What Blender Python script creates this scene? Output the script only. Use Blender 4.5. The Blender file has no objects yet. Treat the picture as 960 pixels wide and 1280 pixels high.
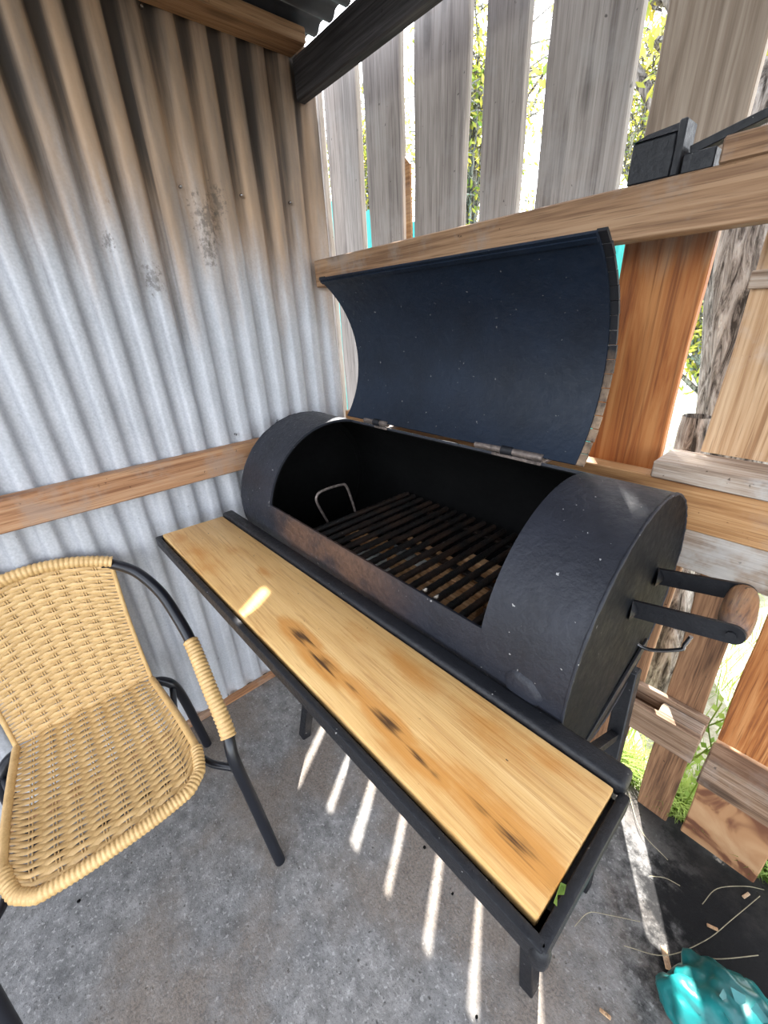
import bpy, bmesh, math, random
import numpy as np
from mathutils import Vector, Matrix

random.seed(7)
S = bpy.context.scene
COL = S.collection
PI = math.pi
R = math.radians

# ------------------------------------------------------------------ camera
# world: wall_left is the plane x=-1.45, the slatted fence runs along +x at y~1.13, z up
FPX, CX, CY = 508.0, 480.0, 640.0
CAM = np.array([0.0, 0.0, 1.5])


def _cam_rot():
    v = lambda a, b: np.array([a - CX, b - CY, FPX], float)
    n = lambda q: q / np.linalg.norm(q)
    A = np.stack([-n(v(0, 420)), n(v(1140, 360)), -n(v(530, 1700))], 1)
    U, _, Vt = np.linalg.svd(A)
    return U @ Vt


RC = _cam_rot()


def ray(px, py):
    return RC.T @ np.array([px - CX, py - CY, FPX])


def on(px, py, x=None, y=None, z=None):
    """point where the sight line of a photo pixel meets a wall, fence or height plane"""
    d = ray(px, py)
    i, k = (0, x) if x is not None else (1, y) if y is not None else (2, z)
    return Vector(CAM + (k - CAM[i]) / d[i] * d)


cam = bpy.data.cameras.new('camera')
cam.sensor_fit = 'VERTICAL'
cam.sensor_height = 32.0
cam.lens = FPX / 1280.0 * 32.0
cam.clip_start = 0.02
cam.clip_end = 200
camo = bpy.data.objects.new('camera', cam)
COL.objects.link(camo)
M = Matrix.Identity(4)
for i in range(3):
    M[i][0] = RC[0][i]
    M[i][1] = -RC[1][i]
    M[i][2] = -RC[2][i]
    M[i][3] = CAM[i]
camo.matrix_world = M
S.camera = camo

# ------------------------------------------------------------------ light
SUN_EL = R(45.7)
SUN_DIR = Vector((-.545, .839, 0)).normalized() * math.cos(SUN_EL) + Vector((0, 0, math.sin(SUN_EL)))
w = bpy.data.worlds.new('sky')
S.world = w
w.use_nodes = True
nt = w.node_tree
nt.nodes.clear()
sky = nt.nodes.new('ShaderNodeTexSky')
sky.sky_type = 'NISHITA'
sky.sun_disc = False
sky.sun_elevation = SUN_EL
sky.sun_rotation = math.atan2(SUN_DIR.x, SUN_DIR.y)
sky.air_density = 1.0
sky.dust_density = 1.6
hs = nt.nodes.new('ShaderNodeHueSaturation')
hs.inputs['Saturation'].default_value = .3
bg = nt.nodes.new('ShaderNodeBackground')
bg.inputs['Strength'].default_value = .34
wo = nt.nodes.new('ShaderNodeOutputWorld')
nt.links.new(sky.outputs[0], hs.inputs['Color'])
nt.links.new(hs.outputs[0], bg.inputs['Color'])
nt.links.new(bg.outputs[0], wo.inputs[0])
sun = bpy.data.lights.new('sun', 'SUN')
sun.energy = 9.0
sun.angle = R(1.0)
sun.color = (1, .97, .92)
suno = bpy.data.objects.new('sun', sun)
COL.objects.link(suno)
suno.rotation_euler = SUN_DIR.to_track_quat('Z', 'Y').to_euler()
suno.location = (-4, 6, 7)

S.view_settings.view_transform = 'Standard'
S.view_settings.look = 'None'
S.view_settings.gamma = 1
S.view_settings.use_curve_mapping = False
S.view_settings.exposure = 1.85


# ------------------------------------------------------------------ materials
class NT:
    def __init__(s, name):
        s.m = bpy.data.materials.new(name)
        s.m.use_nodes = True
        s.t = s.m.node_tree
        s.t.nodes.clear()
        s.out = s.n('ShaderNodeOutputMaterial')
        s.b = s.n('ShaderNodeBsdfPrincipled')
        s.l(s.b.outputs[0], s.out.inputs[0])
        s.co = s.n('ShaderNodeTexCoord')

    def n(s, k, **kw):
        nd = s.t.nodes.new(k)
        for a, b in kw.items():
            if a in nd.inputs:
                nd.inputs[a].default_value = b
            else:
                setattr(nd, a, b)
        return nd

    def l(s, a, b):
        s.t.links.new(a, b)

    def mapped(s, scale=(1, 1, 1), loc=(0, 0, 0), rnd=False, rot=(0, 0, 0)):
        mp = s.n('ShaderNodeMapping')
        mp.inputs['Scale'].default_value = scale
        mp.inputs['Location'].default_value = loc
        mp.inputs['Rotation'].default_value = rot
        s.l(s.co.outputs['Object'], mp.inputs['Vector'])
        if rnd:
            oi = s.n('ShaderNodeObjectInfo')
            cm = s.n('ShaderNodeCombineXYZ')
            mu = s.math('MULTIPLY', oi.outputs['Random'], 37.0)
            for i in range(3):
                s.l(mu, cm.inputs[i])
            ad = s.n('ShaderNodeVectorMath', operation='ADD')
            s.l(mp.outputs[0], ad.inputs[0])
            s.l(cm.outputs[0], ad.inputs[1])
            return ad.outputs[0]
        return mp.outputs[0]

    def noise(s, vec, scale=5, detail=4, rough=.55, dist=0):
        nd = s.n('ShaderNodeTexNoise', Scale=scale, Detail=detail, Roughness=rough, Distortion=dist)
        s.l(vec, nd.inputs['Vector'])
        return nd.outputs['Fac']

    def ramp(s, fac, stops, interp='LINEAR'):
        nd = s.n('ShaderNodeValToRGB')
        cr = nd.color_ramp
        cr.interpolation = interp
        while len(cr.elements) > 1:
            cr.elements.remove(cr.elements[-1])
        for i, (p, c) in enumerate(stops):
            e = cr.elements[0] if i == 0 else cr.elements.new(p)
            e.position = p
            c = (c, c, c) if isinstance(c, (int, float)) else c
            e.color = (*c, 1)
        s.l(fac, nd.inputs['Fac'])
        return nd.outputs['Color']

    def mix(s, fac, a, b, mode='MIX'):
        nd = s.n('ShaderNodeMix', data_type='RGBA', blend_type=mode)
        for v, i in ((fac, 0), (a, 6), (b, 7)):
            if isinstance(v, (int, float)):
                nd.inputs[i].default_value = v
            elif isinstance(v, tuple):
                nd.inputs[i].default_value = (*v, 1)
            else:
                s.l(v, nd.inputs[i])
        return nd.outputs[2]

    def math(s, op, a, b=0.0, c=None, clamp=False):
        nd = s.n('ShaderNodeMath', operation=op)
        nd.use_clamp = clamp
        for i, v in enumerate((a, b, c)):
            if v is None:
                continue
            if isinstance(v, (int, float)):
                nd.inputs[i].default_value = v
            else:
                s.l(v, nd.inputs[i])
        return nd.outputs[0]

    def sep(s, vec):
        nd = s.n('ShaderNodeSeparateXYZ')
        s.l(vec, nd.inputs[0])
        return nd.outputs

    def remap(s, v, a, b, lo=0.0, hi=1.0):
        nd = s.n('ShaderNodeMapRange')
        nd.interpolation_type = 'SMOOTHSTEP'
        s.l(v, nd.inputs[0])
        for i, q in enumerate((a, b, lo, hi)):
            nd.inputs[i + 1].default_value = q
        return nd.outputs[0]

    def bump(s, h, strength=.3, dist=.01):
        nd = s.n('ShaderNodeBump', Strength=strength, Distance=dist)
        s.l(h, nd.inputs['Height'])
        s.l(nd.outputs[0], s.b.inputs['Normal'])

    def done(s, col=None, rough=.6, metal=0.0, spec=.5):
        for v, k in ((col, 'Base Color'), (rough, 'Roughness'), (metal, 'Metallic'), (spec, 'Specular IOR Level')):
            if v is None:
                continue
            if isinstance(v, tuple):
                s.b.inputs[k].default_value = (*v, 1)
            elif isinstance(v, (int, float)):
                s.b.inputs[k].default_value = v
            else:
                s.l(v, s.b.inputs[k])
        return s.m


def wood(name, light, mid, dark, axis='z', grain=1.0, knots=.5, rough=.7, wear=None, wear_amt=.4):
    """sawn timber: long fibres, growth bands, knots and weathered patches"""
    t = NT(name)
    k = {'x': (.6, 9, 9), 'y': (9, .6, 9), 'z': (9, 9, .6)}[axis]
    k2 = {'x': (2, 90, 90), 'y': (90, 2, 90), 'z': (90, 90, 2)}[axis]
    kk = {'x': (5, 16, 16), 'y': (16, 5, 16), 'z': (16, 16, 5)}[axis]
    v = t.mapped(k, rnd=True)
    band = t.noise(v, 2.2 * grain, 5, .6, 1.6)
    fib = t.noise(t.mapped(k2, rnd=True), 2.0 * grain, 3, .6)
    k3 = tuple(a * 2.2 for a in k2)
    hair = t.noise(t.mapped(k3, rnd=True), 1.5, 2, .6)
    f = t.math('ADD', t.math('MULTIPLY', band, .62), t.math('MULTIPLY', fib, .42))
    col = t.ramp(f, [(.38, dark), (.5, mid), (.62, light)])
    col = t.mix(t.math('MULTIPLY', t.remap(hair, .56, .68), .5), col, tuple(c * .6 for c in dark))
    vo = t.n('ShaderNodeTexVoronoi', Scale=.55)
    vo.inputs['Randomness'].default_value = 1
    t.l(t.mapped(kk, rnd=True), vo.inputs['Vector'])
    kn = t.ramp(vo.outputs['Distance'], [(0.0, 1.0), (.10, .9), (.18, 0.0)])
    col = t.mix(t.math('MULTIPLY', kn, knots), col, tuple(c * .35 for c in dark))
    pk = t.noise(t.mapped((1, 1, 1), rnd=True), 55, 3, .5)
    col = t.mix(t.math('MULTIPLY', t.remap(pk, .70, .75), .8), col, tuple(c * .25 for c in dark))
    if wear:
        wn = t.noise(t.mapped((3, 3, 3), rnd=True), 2.0, 5, .65)
        wf = t.math('MULTIPLY', t.remap(wn, .5, .66), wear_amt)
        col = t.mix(wf, col, wear)
    t.bump(t.math('ADD', fib, band), .35, .004)
    return t.done(col, rough, 0, .3)


def plain(name, col, rough=.5, metal=0.0, var=.25, scale=30, bump=.15, dist=.003, spec=.5):
    t = NT(name)
    n = t.noise(t.mapped(rnd=True), scale, 5, .6)
    c = t.ramp(n, [(.3, tuple(x * (1 - var) for x in col)), (.7, tuple(min(1, x * (1 + var)) for x in col))])
    t.bump(n, bump, dist)
    return t.done(c, rough, metal, spec)


def mk_galv():
    t = NT('galvanised_sheet')
    P = t.sep(t.co.outputs['Object'])
    base = t.noise(t.mapped((1, 3, 1)), 6, 5, .6)
    spang = t.noise(t.mapped(), 160, 2, .5)
    col = t.ramp(base, [(.3, (.34, .35, .375)), (.7, (.50, .51, .54))])
    col = t.mix(.35, col, t.ramp(spang, [(.35, (.34, .35, .37)), (.65, (.55, .56, .585))]))
    # scuffs and black tar spots low down
    sp = t.noise(t.mapped((1, 1, .5)), 24, 6, .7)
    col = t.mix(t.math('MULTIPLY', t.remap(sp, .66, .74), .7), col, (.10, .09, .08))
    # smoke staining on the upper part: tan and rust film, then soot streaks
    st = t.noise(t.mapped((6, 6, .9)), 1.6, 5, .6)
    h = t.math('ADD', P[2], t.math('MULTIPLY', st, .9))
    h = t.math('ADD', h, t.math('MULTIPLY', P[1], .18))
    tan = t.remap(h, 2.02, 2.48)
    tc = t.ramp(t.noise(t.mapped((5, 5, .8)), 3.0, 4, .6), [(.35, (.25, .175, .115)), (.62, (.46, .30, .175))])
    col = t.mix(t.math('MULTIPLY', tan, .9), col, tc)
    s2 = t.noise(t.mapped((26, 26, .8)), 1.0, 5, .6)
    h2 = t.math('ADD', h, t.math('MULTIPLY', s2, 1.0))
    h2 = t.math('ADD', h2, t.math('MULTIPLY', P[0], -22.0))
    soot = t.math('MULTIPLY', t.remap(h2, 2.72, 3.35), .94)
    col = t.mix(soot, col, (.028, .024, .022))
    rough = t.math('ADD', .55, t.math('MULTIPLY', tan, .2))
    for by, bz, br in ((.387, 1.63, .028), (.304, 1.715, .016), (.575, 1.78, .05), (.56, 1.70, .03), (.62, 1.83, .03)):
        ey = t.math('SUBTRACT', P[1], by)
        ez = t.math('MULTIPLY', t.math('SUBTRACT', P[2], bz), .55)
        d = t.math('SQRT', t.math('ADD', t.math('MULTIPLY', ey, ey), t.math('MULTIPLY', ez, ez)))
        d = t.math('ADD', t.math('MULTIPLY', d, 1 / br), t.math('MULTIPLY', t.math('SUBTRACT', t.noise(t.mapped(loc=(by, 3, bz)), 70, 4, .7), .5), 4.0))
        col = t.mix(t.math('MULTIPLY', t.remap(d, .75, .1), .6), col, (.09, .075, .06))
    metal = t.math('SUBTRACT', .15, t.math('MULTIPLY', tan, .13))
    t.bump(t.noise(t.mapped((1, 1, .3)), 14, 4, .6), .25, .006)
    return t.done(col, rough, metal, .5)


def mk_concrete():
    t = NT('rough_concrete')
    P = t.sep(t.co.outputs['Object'])
    big = t.noise(t.mapped(), 2.6, 5, .6)
    med = t.noise(t.mapped(loc=(3, 1, 0)), 16, 6, .65)
    fine = t.noise(t.mapped(), 110, 4, .7)
    grit = t.noise(t.mapped(loc=(1, 8, 2)), 150, 3, .65)
    mot = t.noise(t.mapped(loc=(6, 6, 0)), 38, 5, .7)
    spk = t.noise(t.mapped(loc=(2, 5, 1)), 95, 2, .5)
    col = t.ramp(big, [(.3, (.13, .13, .135)), (.5, (.205, .20, .195)), (.72, (.29, .27, .25))])
    col = t.mix(.5, col, t.ramp(med, [(.32, (.075, .073, .07)), (.68, (.33, .32, .31))]))
    col = t.mix(.35, col, t.ramp(mot, [(.36, (.1, .1, .1)), (.52, (.48, .48, .48)), (.7, (.85, .85, .84))]), 'OVERLAY')
    col = t.mix(t.math('MULTIPLY', t.remap(grit, .57, .67), .6), col, (.045, .043, .042))
    col = t.mix(t.math('MULTIPLY', t.remap(spk, .60, .68), .5), col, (.46, .45, .43))
    pit = t.n('ShaderNodeTexVoronoi', Scale=48.0)
    t.l(t.mapped(), pit.inputs['Vector'])
    pm = t.math('MULTIPLY', t.remap(pit.outputs['Distance'], .26, .06), t.remap(mot, .52, .62))
    col = t.mix(t.math('MULTIPLY', pm, .7), col, (.03, .028, .026))
    # tan dust film in random patches, toned darker partly to stand in for chair shade
    du = t.noise(t.mapped(loc=(7, 3, 0)), 2.1, 4, .6)
    col = t.mix(t.math('MULTIPLY', t.remap(du, .42, .60), .65), col, t.mix(.6, (.185, .145, .112), t.ramp(grit, [(.35, (.1, .1, .1)), (.65, (.8, .8, .8))]), 'OVERLAY'))
    # charcoal and ash trodden in where the coals are tipped out beside the fence
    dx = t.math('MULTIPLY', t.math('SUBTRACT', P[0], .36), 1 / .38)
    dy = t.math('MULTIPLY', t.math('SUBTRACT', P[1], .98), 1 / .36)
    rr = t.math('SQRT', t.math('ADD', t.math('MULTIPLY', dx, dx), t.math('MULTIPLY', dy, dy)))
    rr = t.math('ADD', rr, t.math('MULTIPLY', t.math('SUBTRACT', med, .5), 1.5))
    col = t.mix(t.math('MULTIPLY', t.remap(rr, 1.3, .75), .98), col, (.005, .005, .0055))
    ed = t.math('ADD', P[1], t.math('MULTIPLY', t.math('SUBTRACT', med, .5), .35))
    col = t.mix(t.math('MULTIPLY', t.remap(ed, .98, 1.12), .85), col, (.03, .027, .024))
    t.bump(t.math('ADD', t.math('MULTIPLY', grit, .5), t.math('ADD', med, t.math('MULTIPLY', pm, -1.0))), .55, .006)
    return t.done(col, .9, 0, .3)


def mk_plank():
    t = NT('scorched_pine')
    rz = (0, 0, R(-2.3))
    P = t.sep(t.mapped(rot=rz))
    ring = t.noise(t.mapped((.9, 11, 6), rot=rz), 2.2, 5, .6, .5)
    line = t.noise(t.mapped((3.4, 80, 30), rot=rz), 1.6, 4, .65, .35)
    fib = t.noise(t.mapped((6, 260, 60), rot=rz), 1.6, 2, .6)
    blot = t.noise(t.mapped((3, 6, 3), loc=(1.7, .4, 0)), 2.0, 5, .65)
    col = t.ramp(ring, [(.3, (.55, .30, .095)), (.5, (.68, .41, .15)), (.7, (.76, .50, .215))])
    col = t.mix(t.math('MULTIPLY', t.remap(line, .51, .64), .6), col, (.43, .21, .06))
    col = t.mix(.15, col, t.ramp(fib, [(.3, (.34, .17, .055)), (.7, (.84, .64, .36))]))
    # amber torch marks with charred grain in their middle, where the photo has them
    pcx = sum((on(x, y, z=.91) for x, y in ((203, 668), (278, 645), (768, 985), (672, 1147))), Vector()) / 4
    am = ch = None
    marks = [(376, 796, .055, .016, 1.0), (402, 828, .06, .016, .95), (440, 858, .05, .013, .7), (485, 904, .05, .014, 1.0), (522, 948, .05, .014, .75), (545, 968, .035, .011, .7),
             (600, 1012, .05, .016, .75), (640, 1050, .06, .02, .85), (250, 690, .10, .035, .40), (300, 690, .06, .03, .32), (500, 828, .08, .02, .50), (620, 915, .07, .03, .42), (690, 955, .05, .018, .45), (225, 672, .05, .02, .4), (330, 715, .03, .01, .5), (575, 990, .12, .03, .42), (450, 800, .09, .02, .3)]
    for x, y, lx, ly, a in marks:
        q = on(x, y, z=.91) - pcx
        q = Matrix.Rotation(R(-2.3), 3, 'Z') @ q
        ex = t.math('MULTIPLY', t.math('SUBTRACT', P[0], q.x), 1 / lx)
        ey = t.math('MULTIPLY', t.math('SUBTRACT', P[1], q.y), 1 / ly)
        d = t.math('SQRT', t.math('ADD', t.math('MULTIPLY', ex, ex), t.math('MULTIPLY', ey, ey)))
        g = t.math('MULTIPLY', t.math('MAXIMUM', t.math('SUBTRACT', 1.0, t.math('MULTIPLY', d, .5)), 0.0), a)
        am = g if am is None else t.math('MAXIMUM', am, g)
    amn = t.math('ADD', am, t.math('MULTIPLY', t.math('SUBTRACT', blot, .5), .9))
    amn = t.math('ADD', amn, t.math('MULTIPLY', t.math('SUBTRACT', line, .5), .35))
    col = t.mix(t.math('MULTIPLY', t.remap(amn, .06, .48), .78), col, (.50, .205, .035))
    chn = t.math('ADD', am, t.math('MULTIPLY', t.math('SUBTRACT', line, .5), 1.1))
    chn = t.math('ADD', chn, t.math('MULTIPLY', t.math('SUBTRACT', blot, .5), .4))
    col = t.mix(t.math('MULTIPLY', t.remap(chn, .55, .90), .93), col, (.035, .014, .006))
    fk = t.noise(t.mapped((1, 1.6, 1), loc=(4, 2, 1)), 42, 3, .5)
    col = t.mix(t.math('MULTIPLY', t.remap(fk, .71, .745), .85), col, (.05, .03, .02))
    t.bump(t.math('ADD', fib, line), .3, .002)
    return t.done(col, .45, 0, .4)


def mk_blacksteel(name, col, rough, bump=.6, scale=60, flecks=.0, rust=0.0, spec=.35):
    t = NT(name)
    n = t.noise(t.mapped(), scale, 6, .65)
    b = t.noise(t.mapped(), 7, 5, .6)
    c = t.ramp(b, [(.3, tuple(x * .75 for x in col)), (.7, tuple(x * 1.35 for x in col))])
    if flecks:
        f = t.noise(t.mapped(loc=(5, 5, 5)), 95, 2, .5)
        c = t.mix(t.math('MULTIPLY', t.remap(f, .735, .76), flecks), c, (.45, .44, .42))
    if rust:
        r = t.noise(t.mapped(loc=(2, 9, 4)), 9, 6, .7)
        c = t.mix(t.math('MULTIPLY', t.remap(r, .42, .62), rust), c, (.13, .062, .032))
    t.bump(t.math('ADD', n, t.math('MULTIPLY', b, .7)), bump, .004)
    rg = t.ramp(n, [(.3, rough - .1), (.7, rough + .12)])
    return t.done(c, rg, 0, spec)


def mk_drum():
    """black grill enamel, browned by heat along the front of the opening"""
    t = NT('black_grill_paint')
    P = t.sep(t.co.outputs['Object'])
    n = t.noise(t.mapped(), 75, 6, .65)
    b = t.noise(t.mapped(), 9, 5, .6)
    c = t.ramp(b, [(.3, (.011, .012, .017)), (.7, (.020, .022, .031))])
    f = t.noise(t.mapped(loc=(5, 5, 5)), 95, 2, .5)
    c = t.mix(t.math('MULTIPLY', t.remap(f, .73, .755), .8), c, (.40, .39, .38))
    # local frame: x from the middle of the drum, z above the floor
    m1 = t.math('MULTIPLY', t.remap(P[2], .86, .93), t.remap(P[2], 1.02, .985))
    m2 = t.math('MULTIPLY', t.remap(P[0], -.38, -.22), t.remap(P[0], .30, .02))
    m3 = t.math('MULTIPLY', t.remap(P[1], -.22, -.25), t.remap(b, .25, .55))
    k_ = t.math('MULTIPLY', t.math('MULTIPLY', m1, m2), m3)
    c = t.mix(t.math('MULTIPLY', k_, .9), c, t.ramp(n, [(.3, (.06, .032, .020)), (.7, (.14, .075, .048))]))
    t.bump(t.math('ADD', n, t.math('MULTIPLY', b, .7)), .6, .004)
    return t.done(c, t.ramp(n, [(.3, .42), (.7, .62)]), 0, .36)


def mk_bark():
    t = NT('tree_bark')
    v = t.mapped((15, 15, 2.4))
    n = t.noise(v, 2.4, 6, .7, .9)
    col = t.ramp(n, [(.40, (.035, .03, .027)), (.49, (.20, .18, .165)), (.6, (.40, .38, .36))])
    t.bump(n, .9, .03)
    return t.done(col, .9, 0, .2)


def mk_ground():
    t = NT('sunlit_ground')
    n = t.noise(t.mapped(), 2.2, 6, .65)
    f = t.noise(t.mapped(), 26, 5, .7)
    c = t.ramp(n, [(.35, (.15, .20, .06)), (.5, (.36, .34, .22)), (.66, (.58, .54, .46))])
    c = t.mix(.5, c, t.ramp(f, [(.3, (.12, .13, .06)), (.7, (.65, .62, .55))]))
    t.bump(f, .6, .02)
    return t.done(c, .95, 0, .2)


def mk_leaf(name, a, b):
    t = NT(name)
    n = t.noise(t.mapped(), 3.5, 3, .6)
    c = t.ramp(n, [(.35, a), (.65, b)])
    t.done(c, .6, 0, .3)
    tr = t.n('ShaderNodeBsdfTranslucent')
    t.l(c, tr.inputs[0])
    mx = t.n('ShaderNodeMixShader')
    mx.inputs[0].default_value = .5
    t.l(t.b.outputs[0], mx.inputs[1])
    t.l(tr.outputs[0], mx.inputs[2])
    t.l(mx.outputs[0], t.out.inputs[0])
    return t.m


def mk_wicker():
    t = NT('wicker_cane')
    n = t.noise(t.mapped(), 40, 4, .6)
    f = t.noise(t.mapped(), 300, 2, .5)
    c = t.ramp(n, [(.3, (.47, .285, .105)), (.7, (.66, .435, .19))])
    c = t.mix(.25, c, t.ramp(f, [(.3, (.38, .22, .08)), (.7, (.72, .50, .24))]))
    return t.done(c, .42, 0, .45)


def mk_bag():
    t = NT('teal_plastic_film')
    n = t.noise(t.mapped(), 9, 4, .6)
    c = t.ramp(n, [(.3, (.0, .085, .088)), (.7, (.012, .20, .195))])
    t.bump(t.noise(t.mapped(), 16, 3, .5, .6), .35, .010)
    m = t.done(c, .34, 0, .45)
    return m


MT = dict(
    galv=mk_galv(), conc=mk_concrete(), plank=mk_plank(),
    drum=mk_drum(),
    inner=mk_blacksteel('sooty_steel', (.003, .003, .003), .8, .5, 45, 0, 0, .08),
    lid=mk_blacksteel('black_lid_paint', (.0055, .0105, .0205), .50, .35, 55, .3, 0, .3),
    cap=mk_blacksteel('shaded_end_paint', (.0035, .0048, .0068), .6, .3, 50, .3, 0, .12),  # darker than the drum paint: shade on the right end put into the colour
    frame=mk_blacksteel('black_frame_paint', (.0095, .010, .0125), .46, .45, 80, .45),
    grate=mk_blacksteel('greasy_rebar', (.010, .0095, .009), .42, .8, 120, .25, .2),
    cframe=plain('black_tube_enamel', (.007, .008, .012), .30, 0, .1, 20, .03),
    chrome=plain('bright_steel', (.45, .45, .46), .25, 1.0, .2, 40, .05),
    wicker=mk_wicker(),
    w_up=wood('smoke_greyed_board', (.38, .34, .31), (.295, .26, .235), (.18, .155, .14), 'z', 1.0, .6, .75, (.40, .39, .38), .25),
    w_or=wood('orange_board', (.47, .21, .075), (.35, .125, .035), (.17, .055, .018), 'z', 1.0, .35, .65),
    w_tan=wood('tan_board', (.56, .38, .23), (.44, .27, .145), (.29, .155, .075), 'z', .8, .5, .7, (.5, .42, .36), .4),
    w_dk=wood('damp_brown_board', (.27, .145, .075), (.17, .085, .043), (.07, .034, .018), 'z', 1.2, .7, .7),
    w_rail=wood('planed_rail', (.36, .225, .13), (.27, .155, .083), (.15, .08, .042), 'x', .9, .7, .65, (.26, .22, .19), .6),
    w_rail_o=wood('orange_rail', (.50, .28, .125), (.38, .19, .075), (.22, .095, .036), 'x', .9, .8, .6, (.42, .33, .25), .25),
    w_grey=wood('weathered_plank', (.47, .39, .32), (.34, .255, .19), (.19, .125, .085), 'x', 1.2, .5, .8, (.55, .54, .52), .6),
    w_wall=wood('wall_rail', (.42, .245, .135), (.33, .165, .08), (.15, .06, .026), 'y', .7, .95, .65, (.30, .22, .17), .6),
    w_beam=wood('roof_joist', (.40, .245, .135), (.30, .17, .085), (.15, .08, .04), 'y', .9, .5, .7),
    w_char=wood('charred_beam', (.10, .095, .10), (.055, .052, .055), (.025, .024, .026), 'x', 1.0, .4, .7),
    grip=wood('worn_grip', (.36, .20, .10), (.24, .115, .055), (.06, .04, .032), 'y', .8, .4, .4, (.11, .10, .10), .6),
    w_pal=wood('pallet_timber', (.30, .20, .135), (.19, .115, .07), (.085, .045, .026), 'x', 1.1, .7, .8, (.33, .29, .26), .35),
    bark=mk_bark(), ground=mk_ground(),
    grass=mk_leaf('grass_blade', (.10, .20, .03), (.32, .42, .10)),
    leaf=mk_leaf('pale_leaf', (.16, .26, .05), (.55, .45, .08)),
    straw=plain('dry_straw', (.30, .26, .17), .7, 0, .3, 60),
    teal=plain('teal_sheet', (.03, .42, .40), .5, 0, .15, 8),
    bag=mk_bag(),
    roof=mk_blacksteel('dull_roof_sheet', (.045, .048, .055), .42, .2, 40, .0),
    ash=plain('pale_ash', (.72, .71, .69), .9, 0, .3, 50, .5, .006),
    wood_e=wood('split_kindling', (.62, .36, .18), (.48, .25, .11), (.25, .11, .04), 'x', 1.0, .3, .7),
    iron=plain('rusty_hinge', (.16, .13, .115), .5, .5, .5, 90, .5),
)


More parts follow.
